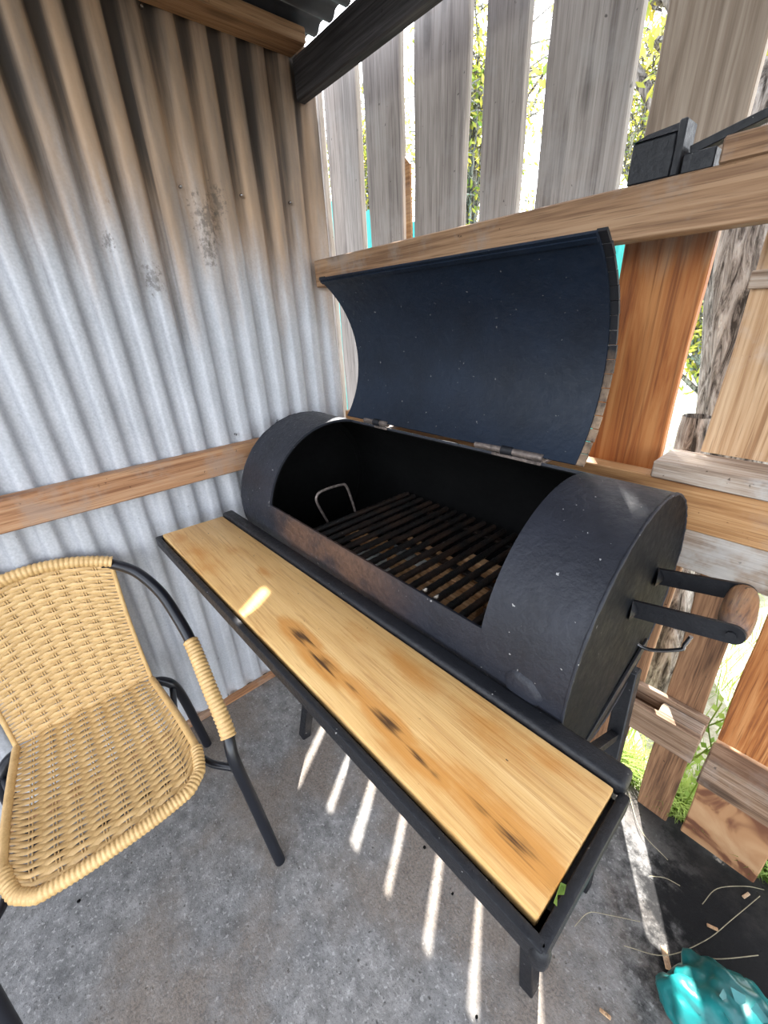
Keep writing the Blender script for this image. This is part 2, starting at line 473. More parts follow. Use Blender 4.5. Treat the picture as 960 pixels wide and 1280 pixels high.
# ------------------------------------------------------------------ mesh helpers
class MB:
    def __init__(s):
        s.v = []
        s.f = []

    def add(s, vs, fs):
        o = len(s.v)
        s.v += [tuple(p) for p in vs]
        s.f += [tuple(o + i for i in f) for f in fs]
        return s

    def hexa(s, P, bev=0.0, seg=1):
        """eight corners: bottom ring 0-3, top ring 4-7; optional rounded edges"""
        F = [(3, 2, 1, 0), (4, 5, 6, 7), (0, 1, 5, 4), (1, 2, 6, 5), (2, 3, 7, 6), (3, 0, 4, 7)]
        if not bev:
            return s.add(P, F)
        bm = bmesh.new()
        vs = [bm.verts.new(p) for p in P]
        for f in F:
            bm.faces.new([vs[i] for i in f])
        bmesh.ops.bevel(bm, geom=bm.edges[:], offset=bev, segments=seg, affect='EDGES', profile=.5)
        bm.verts.index_update()
        s.add([v.co[:] for v in bm.verts], [[v.index for v in f.verts] for f in bm.faces])
        bm.free()
        return s

    def box(s, x0, x1, y0, y1, z0, z1, bev=0.0, seg=1, jit=0.0):
        P = [(x0, y0, z0), (x1, y0, z0), (x1, y1, z0), (x0, y1, z0), (x0, y0, z1), (x1, y0, z1), (x1, y1, z1), (x0, y1, z1)]
        if jit:
            P = [tuple(c + random.uniform(-jit, jit) for c in p) for p in P]
        return s.hexa(P, bev, seg)

    def slab(s, quad, thick, bev=0.0, seg=1, up=(0, 0, 1)):
        """quad = four top corners in ring order; extruded down by thick"""
        u = Vector(up) * thick
        q = [Vector(p) for p in quad]
        n = (q[1] - q[0]).cross(q[2] - q[0])
        if n.dot(Vector(up)) < 0:
            q = q[::-1]
        return s.hexa([p - u for p in q] + q, bev, seg)

    def bar(s, a, b, wid, hgt, up=(0, 0, 1), bev=0.0, seg=1):
        a, b = Vector(a), Vector(b)
        d = (b - a).normalized()
        sd = d.cross(Vector(up)).normalized()
        u = sd.cross(d)
        P = []
        for hz in (-.5, .5):
            for p, sg in ((a, -.5), (b, -.5), (b, .5), (a, .5)):
                P.append(p + sd * wid * sg + u * hgt * hz)
        n = (P[1] - P[0]).cross(P[3] - P[0])
        if n.dot(u) < 0:
            P = P[:4][::-1] + P[4:][::-1]
        return s.hexa(P, bev, seg)

    def tube(s, pts, rad, n=10, closed=False, caps=True, squash=1.0, normal=None):
        pts = [Vector(p) for p in pts]
        N = len(pts)
        rr = rad if hasattr(rad, '__len__') else [rad] * N
        T = []
        for i in range(N):
            a = pts[(i - 1) % N] if (closed or i > 0) else pts[i]
            b = pts[(i + 1) % N] if (closed or i < N - 1) else pts[i]
            T.append((b - a).normalized())
        ref = Vector(normal) if normal else (Vector((0, 0, 1)) if abs(T[0].z) < .9 else Vector((1, 0, 0)))
        u = (ref - T[0] * ref.dot(T[0])).normalized()
        vs = []
        for i in range(N):
            if normal:
                u = Vector(normal)
            u = (u - T[i] * u.dot(T[i])).normalized()
            v = T[i].cross(u)
            for k in range(n):
                a = 2 * PI * k / n
                vs.append(pts[i] + (u * math.cos(a) * squash + v * math.sin(a)) * rr[i])
        fs = []
        for i in range(N if closed else N - 1):
            j = (i + 1) % N
            for k in range(n):
                l = (k + 1) % n
                fs.append((i * n + k, i * n + l, j * n + l, j * n + k))
        if caps and not closed:
            fs.append(tuple(range(n))[::-1])
            fs.append(tuple((N - 1) * n + k for k in range(n)))
        return s.add(vs, fs)

    def build(s, name, mat, parent=None, smooth=40, origin=None, fix=False):
        me = bpy.data.meshes.new(name)
        if origin is None:
            if parent is not None:
                off = Vector((0, 0, 0))
                p = parent
                while p is not None:
                    off += p.location
                    p = p.parent
                loc = None
            else:
                a = np.array(s.v)
                lo, hi = a.min(0), a.max(0)
                off = Vector(((lo[0] + hi[0]) / 2, (lo[1] + hi[1]) / 2, lo[2]))
                loc = off
        else:
            off = Vector(origin)
            base = Vector((0, 0, 0))
            p = parent
            while p is not None:
                base += p.location
                p = p.parent
            loc = off - base
        me.from_pydata([tuple(Vector(q) - off) for q in s.v], [], s.f)
        bm = bmesh.new()
        bm.from_mesh(me)
        if fix:
            bmesh.ops.recalc_face_normals(bm, faces=bm.faces[:])
        if smooth:
            lim = R(smooth)
            for f in bm.faces:
                f.smooth = True
            for e in bm.edges:
                if len(e.link_faces) == 2 and e.calc_face_angle(0) > lim:
                    e.smooth = False
        bm.to_mesh(me)
        bm.free()
        me.materials.append(MT[mat])
        o = bpy.data.objects.new(name, me)
        COL.objects.link(o)
        if parent is not None:
            o.parent = parent
        if loc is not None:
            o.location = loc
        return o


def empty(name, loc=(0, 0, 0), label=None, cat=None, group=None, kind=None):
    o = bpy.data.objects.new(name, None)
    o.empty_display_size = .05
    COL.objects.link(o)
    o.location = loc
    return tag(o, label, cat, group, kind)


def tag(o, label=None, cat=None, group=None, kind=None):
    for k, v in (('label', label), ('category', cat), ('group', group), ('kind', kind)):
        if v:
            o[k] = v
    return o


def spline(pts, n=8):
    """Catmull-Rom through the points"""
    P = [Vector(p) for p in pts]
    P = [P[0] * 2 - P[1]] + P + [P[-1] * 2 - P[-2]]
    out = []
    for i in range(1, len(P) - 2):
        a, b, c, d = P[i - 1:i + 3]
        for k in range(n):
            t = k / n
            out.append(.5 * ((2 * b) + (c - a) * t + (2 * a - 5 * b + 4 * c - d) * t * t + (3 * b - a - 3 * c + d) * t ** 3))
    out.append(P[-2])
    return out


def resample(pts, step):
    pts = [Vector(p) for p in pts]
    L = [0]
    for a, b in zip(pts, pts[1:]):
        L.append(L[-1] + (b - a).length)
    n = max(2, int(L[-1] / step))
    out = []
    j = 0
    for i in range(n + 1):
        s = L[-1] * i / n
        while j < len(L) - 2 and L[j + 1] < s:
            j += 1
        t = (s - L[j]) / max(1e-9, L[j + 1] - L[j])
        out.append(pts[j].lerp(pts[j + 1], t))
    return out


# ------------------------------------------------------------------ setting
# floor slab and the ground outside
fb = MB().box(-1.47, 1.6, -1.8, 1.16, -.06, 0, .004)
tag(fb.build('floor', 'conc', origin=(0, 0, 0)), 'rough grey concrete floor slab stained with soot by the fence', 'floor', kind='structure')
gm = MB()
n = 44
for j in range(n):
    for i in range(n):
        x0, x1 = -9 + 14 * i / n, -9 + 14 * (i + 1) / n
        y0, y1 = 1.165 + 13 * (j / n) ** 2, 1.165 + 13 * ((j + 1) / n) ** 2
        h = lambda x, y: -.05 + .03 * math.sin(x * 3.1 + y) * math.sin(y * 2.3 - x)
        gm.add([(x0, y0, h(x0, y0)), (x1, y0, h(x1, y0)), (x1, y1, h(x1, y1)), (x0, y1, h(x0, y1))], [(0, 1, 2, 3)])
tag(gm.build('ground', 'ground', origin=(0, 0, 0)), 'sunlit grassy ground outside the fence', 'ground', kind='structure')

# corrugated wall
WX = -1.452
wl = empty('wall_left', (WX, 0, 0), 'grey corrugated metal wall browned by smoke near the roof', 'wall', kind='structure')


def prof(y, pitch, depth):
    t = (y / pitch) % 1.0
    c = math.cos(2 * PI * t)
    return depth * .5 * (math.tanh(c * 2.3 + .35) / math.tanh(2.3))


def sheet(y0, y1, pitch, x_off, ph, depth, lean=0.0):
    m = MB()
    ny = int((y1 - y0) / pitch * 14)
    zs = [0.012 + 2.235 * k / 16 for k in range(17)]
    vs = []
    for z in zs:
        for i in range(ny + 1):
            y = y0 + (y1 - y0) * i / ny
            dent = .002 * math.sin(z * 5 + y * 9) + .0015 * math.sin(z * 13 - y * 21)
            vs.append((WX + x_off + prof(y + ph, pitch, depth) + dent, y + lean * z, z))
    fs = []
    for k in range(16):
        for i in range(ny):
            a = k * (ny + 1) + i
            fs.append((a, a + 1, a + ny + 2, a + ny + 1))
    # give the sheet its thickness
    nv = len(vs)
    vs2 = [(x - .0012, y, z) for x, y, z in vs]
    fs2 = [tuple(nv + i for i in f[::-1]) for f in fs]
    m.add(vs + vs2, fs + fs2)
    o = m.build('corrugated_sheet', 'galv', wl, smooth=60)
    return o


sheet(-1.45, .478, .0795, 0, -.006, .023)
sheet(.455, 1.014, .083, .006, .012, .019)

# sheet screws
for (px, py) in ((295, 543), (348, 526), (392, 515), (363, 253), (302, 244), (226, 233), (285, 869), (177, 7)):
    p = on(px, py, x=WX + .014)
    m = MB().tube([(p.x - .008, p.y, p.z), (p.x, p.y, p.z), (p.x + .003, p.y, p.z)], [.0045, .0045, .002], 8)
    m.build('screw', 'chrome', wl)

# horizontal timber on the metal wall and strip at its foot
m = MB().box(WX + .011, WX + .05, -1.4, .92, 1.022, 1.115, .003)
m.build('wooden_rail', 'w_wall', wl)
m = MB().box(WX + .008, WX + .03, -1.4, 1.0, .001, .032, .003)
o = m.build('bottom_strip', 'w_wall', wl)

# roof: joist along the metal wall, dark beam over the fence, roof sheet
cl = empty('ceiling', (0, 0, 2.25), 'low lean-to roof of dark corrugated sheet on timber joists', 'roof', kind='structure')
MB().box(WX + .013, -1.352, -1.0, .928, 2.212, 2.247, .003).build('joist', 'w_beam', cl)
MB().box(-.2, -.11, -1.0, .928, 2.216, 2.251, .003).build('joist', 'w_beam', cl)
MB().box(-1.44, 1.6, .93, .962, 2.113, 2.214, .004).build('beam', 'w_char', cl)
rm = MB()
pitch = .079
y0, y1, nx = -.25, .985, int(3.2 / pitch * 10)
vs = []
for k in range(9):
    y = y0 + (y1 - y0) * k / 8
    z = 2.262 + .012 * (1 - k / 8)
    for i in range(nx + 1):
        x = -1.55 + 3.2 * i / nx
        vs.append((x, y, z + prof(x, pitch, .018)))
nv = len(vs)
fs = []
for k in range(8):
    for i in range(nx):
        a = k * (nx + 1) + i
        fs.append((a, a + 1, a + nx + 2, a + nx + 1))
rm.add(vs + [(x, y, z + .0012) for x, y, z in vs], [f[::-1] for f in fs] + [tuple(nv + i for i in f) for f in fs])
rm.build('roof_sheet', 'roof', cl, smooth=60)

# ------------------------------------------------------------------ slatted fence (upper part)
YB = 1.125        # inner face of the boards
wb = empty('wall_back', (0, YB, 0), 'slatted timber fence with gaps between tall boards behind the grill', 'fence', kind='structure')
k = YB / 1.15


def board(x0, x1, z0, z1, mat, y=YB, th=.024, lean=0.0, parent=wb, name='fence_board'):
    m = MB()
    x0, x1 = x0 + .001, x1 - .001
    zs = [z0 + (z1 - z0) * i / 10 for i in range(11)]
    ph = random.uniform(0, 6)
    rows = []
    for z in zs:
        d = .003 * math.sin(z * 3 + ph)
        e0 = x0 + lean * (z - z0) + .0018 * math.sin(z * 17 + ph)
        e1 = x1 + lean * (z - z0) + .0018 * math.sin(z * 13 - ph)
        c = .003
        rows.append([(e0 + c, y + d, z), (e1 - c, y + d, z), (e1, y + d + c, z), (e1, y + th + d - c, z), (e1 - c, y + th + d, z), (e0 + c, y + th + d, z), (e0, y + th + d - c, z), (e0, y + d + c, z)])
    vs = [p for r in rows for p in r]
    fs = []
    for i in range(10):
        for j in range(8):
            l = (j + 1) % 8
            fs.append((i * 8 + j, i * 8 + l, i * 8 + 8 + l, i * 8 + 8 + j))
    fs += [tuple(range(8))[::-1], tuple(80 + j for j in range(8))]
    m.add(vs, fs)
    return m.build(name, mat, parent, smooth=35)


UP = [(-1.84, -1.64), (-1.608, -1.419), (-1.377, -1.2), (-1.147, -.947), (-.892, -.768), (-.714, -.512)]
for a, b in UP:
    board(a * k, b * k, 1.06, 2.235, 'w_up')
# this board is orange below the rail and turns grey above it
t = NT('grey_topped_orange_board')
P = t.sep(t.co.outputs['Object'])
v = t.mapped((9, 9, .6), loc=(.3, 0, .2))
bd = t.noise(v, 2.2, 5, .6, 1.6)
fb_ = t.noise(t.mapped((90, 90, 2)), 2.0, 3, .6)
f_ = t.math('ADD', t.math('MULTIPLY', bd, .75), t.math('MULTIPLY', fb_, .3))
hr_ = t.noise(t.mapped((40, 40, 1.2)), 1.6, 4, .65, .4)
c1 = t.ramp(f_, [(.38, (.18, .055, .018)), (.5, (.36, .125, .036)), (.64, (.47, .205, .07))])
c1 = t.mix(t.math('MULTIPLY', t.remap(hr_, .5, .66), .6), c1, (.13, .04, .014))
c2 = t.ramp(f_, [(.34, (.13, .095, .07)), (.5, (.255, .195, .145)), (.64, (.37, .30, .235))])
sf = t.remap(t.math('ADD', P[2], t.math('MULTIPLY', bd, .15)), 1.62, 1.75)
t.bump(f_, .35, .004)
MT['w_split'] = t.done(t.mix(sf, c1, c2), .65, 0, .3)
board(-.468 * k, -.291 * k, 1.06, 2.235, 'w_split')
board(-.214 * k, .0, 1.19, 2.235, 'w_tan')
board(.04, .22, 1.19, 2.235, 'w_tan')
board(.27, .46, 1.19, 2.235, 'w_tan')
# pale splinter torn from the edge of a board
p = on(509, 240, y=YB - .002)
MB().slab([on(506, 196, y=YB - .004), on(512, 204, y=YB - .004), on(514, 302, y=YB - .004), on(508, 302, y=YB - .004)], .008, 0, 1, (0, -1, 0)).build('splinter', 'w_rail_o', wb)

# rails: the upper one carries odds and ends, the lower one sits behind the grill
MB().box(-1.437, 1.5, .932, .985, 1.606, 1.690, .003).build('rail', 'w_rail', wb)
MB().box(-1.437, 1.5, 1.012, 1.062, 1.045, 1.148, .003).build('rail', 'w_rail_o', wb)
MB().box(-1.437, 1.5, 1.022, 1.062, .945, 1.0445, .003).build('rail', 'w_grey', wb)
MB().box(-.263, 1.5, 1.0, 1.12, 1.1495, 1.188, .003).build('ledge_board', 'w_grey', wb)
for x in (-1.30, -.62, 1.2):
    MB().box(x, x + .06, .986, 1.122, 1.60, 1.69, .003).build('spacer_block', 'w_grey', wb)
    MB().box(x, x + .06, 1.063, 1.122, 1.05, 1.145, .003).build('spacer_block', 'w_grey', wb)
# little pale batten on the tan board
q0, q1 = on(940, 338, y=YB - .012), on(962, 360, y=YB - .012)
MB().box(q0.x, q0.x + .12, YB - .012, YB - .001, q1.z, q0.z, .002).build('batten', 'w_grey', wb)

# ------------------------------------------------------------------ pallets that close the foot of the fence
pa = empty('pallet', (-.7, 1.09, 0), 'upright wooden pallet behind the grill, its block end beside the grill handle', 'pallet')
lo = [(-1.62, -1.475), (-1.44, -1.30), (-1.265, -1.165), (-1.125, -1.005), (-.972, -.845), (-.812, -.695), (-.668, -.52), (-.493, -.36), (-.332, -.175)]
for a, b in lo:
    board(a, b, .01, 1.04, 'w_dk', YB - .01, .022, 0, pa, 'pallet_board')
board(-.097, -.008, .005, 1.04, 'w_dk', YB - .01, .022, -.042, pa, 'pallet_board')
MB().box(-1.4, -.012, 1.030, 1.052, .385, .482, .003).build('pallet_rail', 'w_pal', pa)
MB().box(-1.4, -.012, 1.096, 1.114, .40, .495, .003).build('pallet_rail', 'w_pal', pa)
for x in (-1.38, -.75, -.115):
    MB().box(x, x + .1, 1.0525, 1.0955, .388, .480, .003).build('pallet_block', 'w_grey', pa)
pb = empty('pallet', (.3, 1.09, 0), 'upright wooden pallet beside the plastic bag, stained knotty boards', 'pallet')
t = NT('stained_knotty_board')
rg = t.n('ShaderNodeTexNoise', Scale=7.0, Detail=4.0, Distortion=1.2)
t.l(t.mapped(), rg.inputs['Vector'])
c = t.ramp(rg.outputs['Fac'], [(.38, (.42, .25, .13)), (.55, (.33, .17, .08)), (.6, (.15, .06, .03)), (.68, (.10, .042, .022))])
t.bump(rg.outputs['Fac'], .2, .004)
MT['w_stain'] = t.done(c, .7, 0, .3)
board(.026, .205, .02, .42, 'w_stain', YB - .012, .02, -.03, pb, 'pallet_board')
board(.013, .19, .435, .94, 'w_or', YB - .012, .02, -.03, pb, 'pallet_board')
board(.25, .43, .01, .94, 'w_dk', YB - .012, .02, 0, pb, 'pallet_board')
MB().box(.012, .9, 1.04, 1.112, .325, .43, .004).build('pallet_rail', 'w_pal', pb)

# odds and ends on the upper rail
bx = empty('metal_box', (-.40, .96, 1.69), 'small black metal box standing on the upper fence rail', 'box')
a = on(783, 228, y=.94)
b = on(838, 212, y=.94)
tp = on(812, 165, y=.94)
m = MB().box(a.x, b.x, .94, .985, 1.6905, tp.z - .01, .003)
m.build('body', 'frame', bx)
m = MB().box(b.x, b.x + .012, .937, .985, 1.6905, tp.z + .004, .002)
m.build('flange', 'frame', bx)
m = MB().hexa([(a.x, .94, tp.z - .0095), (b.x, .94, tp.z - .0095), (b.x, .985, tp.z - .0095), (a.x, .985, tp.z - .0095), (a.x + .02, .945, tp.z - .002), (b.x, .945, tp.z + .002), (b.x, .98, tp.z + .002), (a.x + .02, .98, tp.z - .002)])
m.build('lid', 'frame', bx)
q = b.x + .0125
wbk = MB().box(q + .056, q + .42, .934, .9585, 1.6905, on(905, 170, y=.935).z, .003).build('wood_offcut', 'w_rail')
tag(wbk, 'tan timber offcut lying on the upper fence rail', 'timber')
ab = empty('angle_bar', (q + .2, .96, 1.70), 'long black steel angle bar propped beside the black box on the rail', 'metal bar')
e0 = Vector((q + .004, .972, on(850, 186, y=.96).z - .006))
ee = on(960, 134, y=.96)
e1 = e0 + (Vector((ee.x, .972, ee.z - .006)) - e0) * 1.7
MB().bar(e0, e1, .024, .013, bev=.001).build('flange', 'frame', ab)
MB().box(q + .002, q + .048, .941, .972, 1.6905, min(e0.z, e1.z) - .0068, .002).build('foot', 'frame', ab)

# ------------------------------------------------------------------ barrel grill
G0 = Vector((-.73, .73, 0))
gr = empty('barrel_grill', G0, 'black barrel charcoal grill with raised lid and scorched wooden front shelf', 'grill')
CZ, RO, ROT = .938, .268, .02


def D(x, th, r):
    """point on the drum: th in degrees from the front, over the top"""
    a = R(th)
    yy = -r * math.cos(a)
    return (x - ROT * yy, .73 + ROT * (x + .73) + yy, CZ + r * math.sin(a))


def shell(m, x0, x1, t0, t1, ro, ri, nt_=None, full=False, nx=4):
    nt_ = nt_ or max(4, int(abs(t1 - t0) / 4))
    o = []
    cnt = nt_ if full else nt_ + 1
    for r in (ro, ri):
        for i in range(nx + 1):
            for j in range(cnt):
                rr = r
                o.append(D(x0 + (x1 - x0) * i / nx, t0 + (t1 - t0) * j / nt_, rr))
    A = (nx + 1) * cnt
    fs = []
    for i in range(nx):
        for j in range(nt_):
            l = (j + 1) % cnt
            a, b, c, d = i * cnt + j, i * cnt + l, (i + 1) * cnt + l, (i + 1) * cnt + j
            fs.append((a, b, c, d))
            fs.append((A + d, A + c, A + b, A + a))
    for j in range(nt_):
        l = (j + 1) % cnt
        fs.append((j, A + j, A + l, l))
        q = nx * cnt
        fs.append((q + l, A + q + l, A + q + j, q + j))
    if not full:
        for i in range(nx):
            a, b = i * cnt, (i + 1) * cnt
            fs.append((a, b, A + b, A + a))
            a, b = a + nt_, b + nt_
            fs.append((a, A + a, A + b, b))
    m.add(o, fs)


XL, XA, XB, XR = -1.30, -1.098, -.326, -.165
TF, TH = 13, 106
m = MB()
shell(m, XL, XA, 0, 360, RO, RO - .006, 96, True)
shell(m, XB, XR, 0, 360, RO, RO - .006, 96, True)
shell(m, XA + .0002, XB - .0002, TH, 360 + TF, RO, RO - .006, 72)
dr = m.build('drum', 'drum', gr, smooth=50, fix=True)
# sooty lining
m = MB()
shell(m, XL + .01, XA + .002, 0, 360, RO - .0065, RO - .009, 64, True)
shell(m, XB - .002, XR - .01, 0, 360, RO - .0065, RO - .009, 64, True)
shell(m, XA + .0022, XB - .0022, TH + .5, 359.5 + TF, RO - .0065, RO - .009, 64)
m.build('lining', 'inner', gr, smooth=50, fix=True)

def disc(x, r, x2, mat, name, bead=True):
    mm = MB()
    N = 96
    vs = [D(x, 0, 0)] + [D(x, 360 * i / N, r) for i in range(N)] + [D(x2, 360 * i / N, r) for i in range(N)] + [D(x2, 0, 0)]
    fs = []
    for i in range(N):
        l = (i + 1) % N
        fs += [(0, 1 + i, 1 + l), (1 + i, 1 + N + i, 1 + N + l, 1 + l), (2 * N + 1, 1 + N + l, 1 + N + i)]
    mm.add(vs, fs)
    o = mm.build(name, mat, gr, smooth=40, fix=True)
    return o


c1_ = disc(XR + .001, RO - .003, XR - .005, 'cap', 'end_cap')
c2_ = disc(XL - .001, RO - .003, XL + .005, 'drum', 'end_cap')
disc(XR - .0055, RO - .0065, XR - .009, 'inner', 'end_lining')
disc(XL + .009, RO - .0065, XL + .0055, 'inner', 'end_lining')
# lumpy weld seam round each end
for xx, cap in ((XR, c1_), (XL, c2_)):
    ring = []
    rad = []
    for i in range(160):
        ring.append(D(xx, 360 * i / 160, RO - .0015 + random.uniform(-.0006, .0006)))
        rad.append(.0030 + random.uniform(-.0006, .0008))
    MB().tube(ring, rad, 6, closed=True).build('weld_seam', 'drum', cap, smooth=80)
# inner ring visible on the far end plate
ring = [D(XL + .012, 360 * i / 72, RO - .03) for i in range(72)]
MB().tube(ring, .003, 6, closed=True).build('stiffener_ring', 'inner', gr, smooth=80)
# welded plug low on the front of the drum
m = MB()
vs, fs = [], []
NR, NA = 5, 28
for i in range(NR + 1):
    f = i / NR
    for j in range(NA):
        a = 2 * PI * j / NA
        wob = 1 + .06 * math.sin(3 * a + 1) + .04 * math.sin(7 * a)
        rr = .036 * f * wob
        vs.append(D(-.235 + rr * math.cos(a), -2 + rr * math.sin(a) / RO * 57.3, RO + .007 * math.sqrt(max(0, 1 - f ** 3)) + (.0 if i < NR else -.003)))
for i in range(NR):
    for j in range(NA):
        l = (j + 1) % NA
        fs.append((i * NA + j, i * NA + l, i * NA + NA + l, i * NA + NA + j))
m.add(vs, fs)
m.build('welded_plug', 'drum', gr, smooth=80, fix=True)

# lid standing open on its hinges
LX0, LX1 = -1.116, -.350
hb, ht = Vector((.802, 1.208)), Vector((.742, 1.603))
ch = (ht - hb)
hl = ch.length / 2
half = math.asin(hl / RO)
mid = (hb + ht) / 2
nrm = Vector((ch.y, -ch.x)).normalized()
if nrm.x < 0:
    nrm = -nrm
cen = mid - nrm * RO * math.cos(half)


def Lp(x, f, r):
    a = half * (2 * f - 1)
    u = ch.normalized()
    p = cen + (nrm * math.cos(a) + u * math.sin(a)) * r
    return (x, p.x + ROT * (x + .73), p.y)


def lid_shell(x0, x1, f0, f1, r0, r1, nf=40, nx=6):
    m = MB()
    vs = []
    for r in (r0, r1):
        for i in range(nx + 1):
            for j in range(nf + 1):
                vs.append(Lp(x0 + (x1 - x0) * i / nx, f0 + (f1 - f0) * j / nf, r))
    A = (nx + 1) * (nf + 1)
    c = nf + 1
    fs = []
    for i in range(nx):
        for j in range(nf):
            a = i * c + j
            fs.append((a, a + 1, a + c + 1, a + c))
            fs.append((A + a + c, A + a + c + 1, A + a + 1, A + a))
    for j in range(nf):
        fs.append((j, A + j, A + j + 1, j + 1))
        q = nx * c + j
        fs.append((q, q + 1, A + q + 1, A + q))
    for i in range(nx):
        a, b = i * c, (i + 1) * c
        fs.append((a, b, A + b, A + a))
        fs.append((a + nf, A + a + nf, A + b + nf, b + nf))
    m.add(vs, fs)
    return m


lid = lid_shell(LX0, LX1, 0, 1, RO - .001, RO + .004).build('lid', 'lid', gr, smooth=50, fix=True)
# overlapping rim strips on the outside of the lid edge
t = NT('worn_rim_paint')
P = t.sep(t.co.outputs['Object'])
nz = t.noise(t.mapped(), 26, 5, .7)
wz = t.remap(t.math('ADD', P[2], t.math('MULTIPLY', t.math('SUBTRACT', nz, .5), .35)), 1.44, 1.34)
cc = t.mix(wz, (.010, .011, .014), t.ramp(nz, [(.35, (.045, .03, .022)), (.65, (.27, .185, .12))]))
t.bump(nz, .4, .004)
MT['rim'] = t.done(cc, .6, 0, .3)
NS = 17
for i in range(NS):
    f0, f1 = .005 + .99 * i / NS, .005 + .99 * (i + 1) / NS - .004
    lid_shell(LX1 - .004, LX1 + .014 + random.uniform(-.0012, .0012), f0, f1, RO + .0042, RO + .010, 3, 1).build('rim_segment', 'rim', lid, smooth=50, fix=True)
lid_shell(LX0 - .006, LX0 + .02, 0.005, .995, RO + .0042, RO + .009, 40, 1).build('rim_strip', 'frame', lid, smooth=50, fix=True)
lid_shell(LX0, LX1, .962, .985, RO - .0015, RO - .004, 3, 2).build('stiffener_strip', 'lid', lid, smooth=50, fix=True)
# hinges
for x0, x1 in ((-1.03, -.92), (-.60, -.42)):
    z = 1.205
    yy = .806 + ROT * ((x0 + x1) / 2 + .73)
    hg = MB().tube([(x0, yy, z - .001), (x1, yy, z + .001)], .0085, 10).build('hinge', 'iron', gr)
    MB().box(x0 + .05, x1 - .002, yy - .006, yy + .055, z - .016, z - .009, .001).build('leaf_plate', 'iron', hg)
    xa = x0 + (x1 - x0) * .42
    MB().tube([(xa, yy, z), (xa + .03, yy, z)], .0105, 10).build('knuckle', 'frame', hg)

# carrying handle on the right end: two flat bars and a wooden grip
hp = []
for ya, za, le, nm in ((.715, 1.0, .128, 0), (.835, 1.012, .118, 1)):
    a0 = Vector((XR + .001, ya, za))
    a1 = Vector((XR + le + .012, ya, za + .030 * (le / .128)))
    d = (a1 - a0).normalized()
    hp.append((a0, a1, d))
    m = MB()
    H = .017
    n_ = 10
    prof_ = [(0, -H), (0, H)]
    L = (a1 - a0).length
    prof_ += [(L + H * math.sin(PI * i / n_), H * math.cos(PI * i / n_)) for i in range(n_ + 1)]
    up = Vector((-d.z, 0, d.x))
    vs = [a0 + d * s_ + up * h_ + Vector((0, sy, 0)) for sy in (-.003, .003) for s_, h_ in prof_]
    c = len(prof_)
    fs = [tuple(range(c)), tuple(c + i for i in range(c))[::-1]] + [(i, (i + 1) % c, c + (i + 1) % c, c + i) for i in range(c)]
    m.add(vs, fs)
    o = m.build('handle_bar', 'frame', gr, smooth=40, fix=True)
    MB().tube([a0 + Vector((0, -.006, .0)), a0 + Vector((.006, -.004, .0)), a0 + Vector((.012, -.003, 0))], [.02, .014, .004], 8).build('weld_blob', 'frame', o, smooth=80)
    if nm == 0:
        MB().tube([a1 + Vector((0, -.003, 0)), a1 + Vector((0, -.0075, 0))], .007, 8).build('bolt', 'frame', o)
ga = hp[0][1] + Vector((0, .0035, 0))
gb = hp[1][1] + Vector((0, -.0035, 0))
N = 14
pts = [ga.lerp(gb, i / N) for i in range(N + 1)]
MB().tube(pts, [.0185 + .0055 * math.sin(PI * i / N) ** .6 for i in range(N + 1)], 20).build('wooden_grip', 'grip', gr, smooth=60)
# bent steel rod poking out under the drum end
r0 = on(812, 812, y=.86)
pts = [(XR - .02, .86, r0.z), r0, on(850, 812, y=.86), on(856, 806, y=.86), on(864, 796, y=.86)]
MB().tube(spline(pts, 5), .0042, 8).build('vent_rod', 'chrome', gr, smooth=80)

# cradle: side rails and four splayed legs
for y in (.56, .90):
    MB().box(-1.22, -.17, y - .015, y + .015, .705, .74, .002).build('cradle_rail', 'frame', gr)
feet = [(on(381, 919, z=0), Vector((-.985, .545, .725))), (on(661, 1232, z=0), Vector((-.22, .545, .725))), (on(728, 1106, z=0), Vector((-.17, .88, .725))), (Vector((-1.09, .80, 0)), Vector((-1.05, .88, .725)))]
for f, tpt in feet:
    f = Vector((f.x, f.y, 0.001))
    MB().bar(f, tpt, .036, .036, (0, 1, 0), .003).build('leg', 'frame', gr)
# gusset between drum end and frame on the right
q = [on(748, 932, y=.62), on(800, 815, y=.80)]
MB().bar((XR + .004, .62, .70), (XR + .004, .90, .80), .006, .03, (0, 0, 1), .001).build('gusset', 'frame', gr)
MB().bar((XR + .008, .60, .69), (XR + .008, .9, .5), .02, .02, (0, 0, 1), .001).build('brace', 'frame', gr)

# front shelf
ZT = .91
cFL, cBL, cBR, cFR = on(203, 668, z=ZT), on(278, 645, z=ZT), on(768, 985, z=ZT), on(672, 1147, z=ZT)
sh = MB().slab([cFL, cFR, cBR, cBL], .026, .003, 2)
pc = (cFL + cFR + cBL + cBR) / 4
sh.build('shelf_board', 'plank', gr, smooth=40, origin=(pc.x, pc.y, ZT))
ux = (cFR - cFL).normalized()
uy = Vector((-ux.y, ux.x, 0))
fo = MB()
zf = ZT - .022
A_ = cFL - uy * .014 - ux * .006
B_ = cFR - uy * .014 + ux * .013
C_ = cBR + uy * .004 + ux * .013
D_ = cBL + uy * .004 - ux * .006
up = Vector((0, 0, 1))
for a, b in ((A_, B_), (B_, C_), (D_, A_)):
    a = Vector((a.x, a.y, zf))
    b = Vector((b.x, b.y, zf))
    d = (b - a).normalized()
    MB().bar(a - d * .004, b + d * .004, .014, .032, bev=.003, seg=2).build('shelf_frame', 'frame', gr)
MB().tube([Vector((B_.x, B_.y, zf - .017)), Vector((B_.x, B_.y, zf + .002)), Vector((B_.x, B_.y, zf + .012)), Vector((B_.x, B_.y, zf + .016))], [.0105, .0115, .009, .003], 12).build('corner_weld', 'frame', gr, smooth=80)
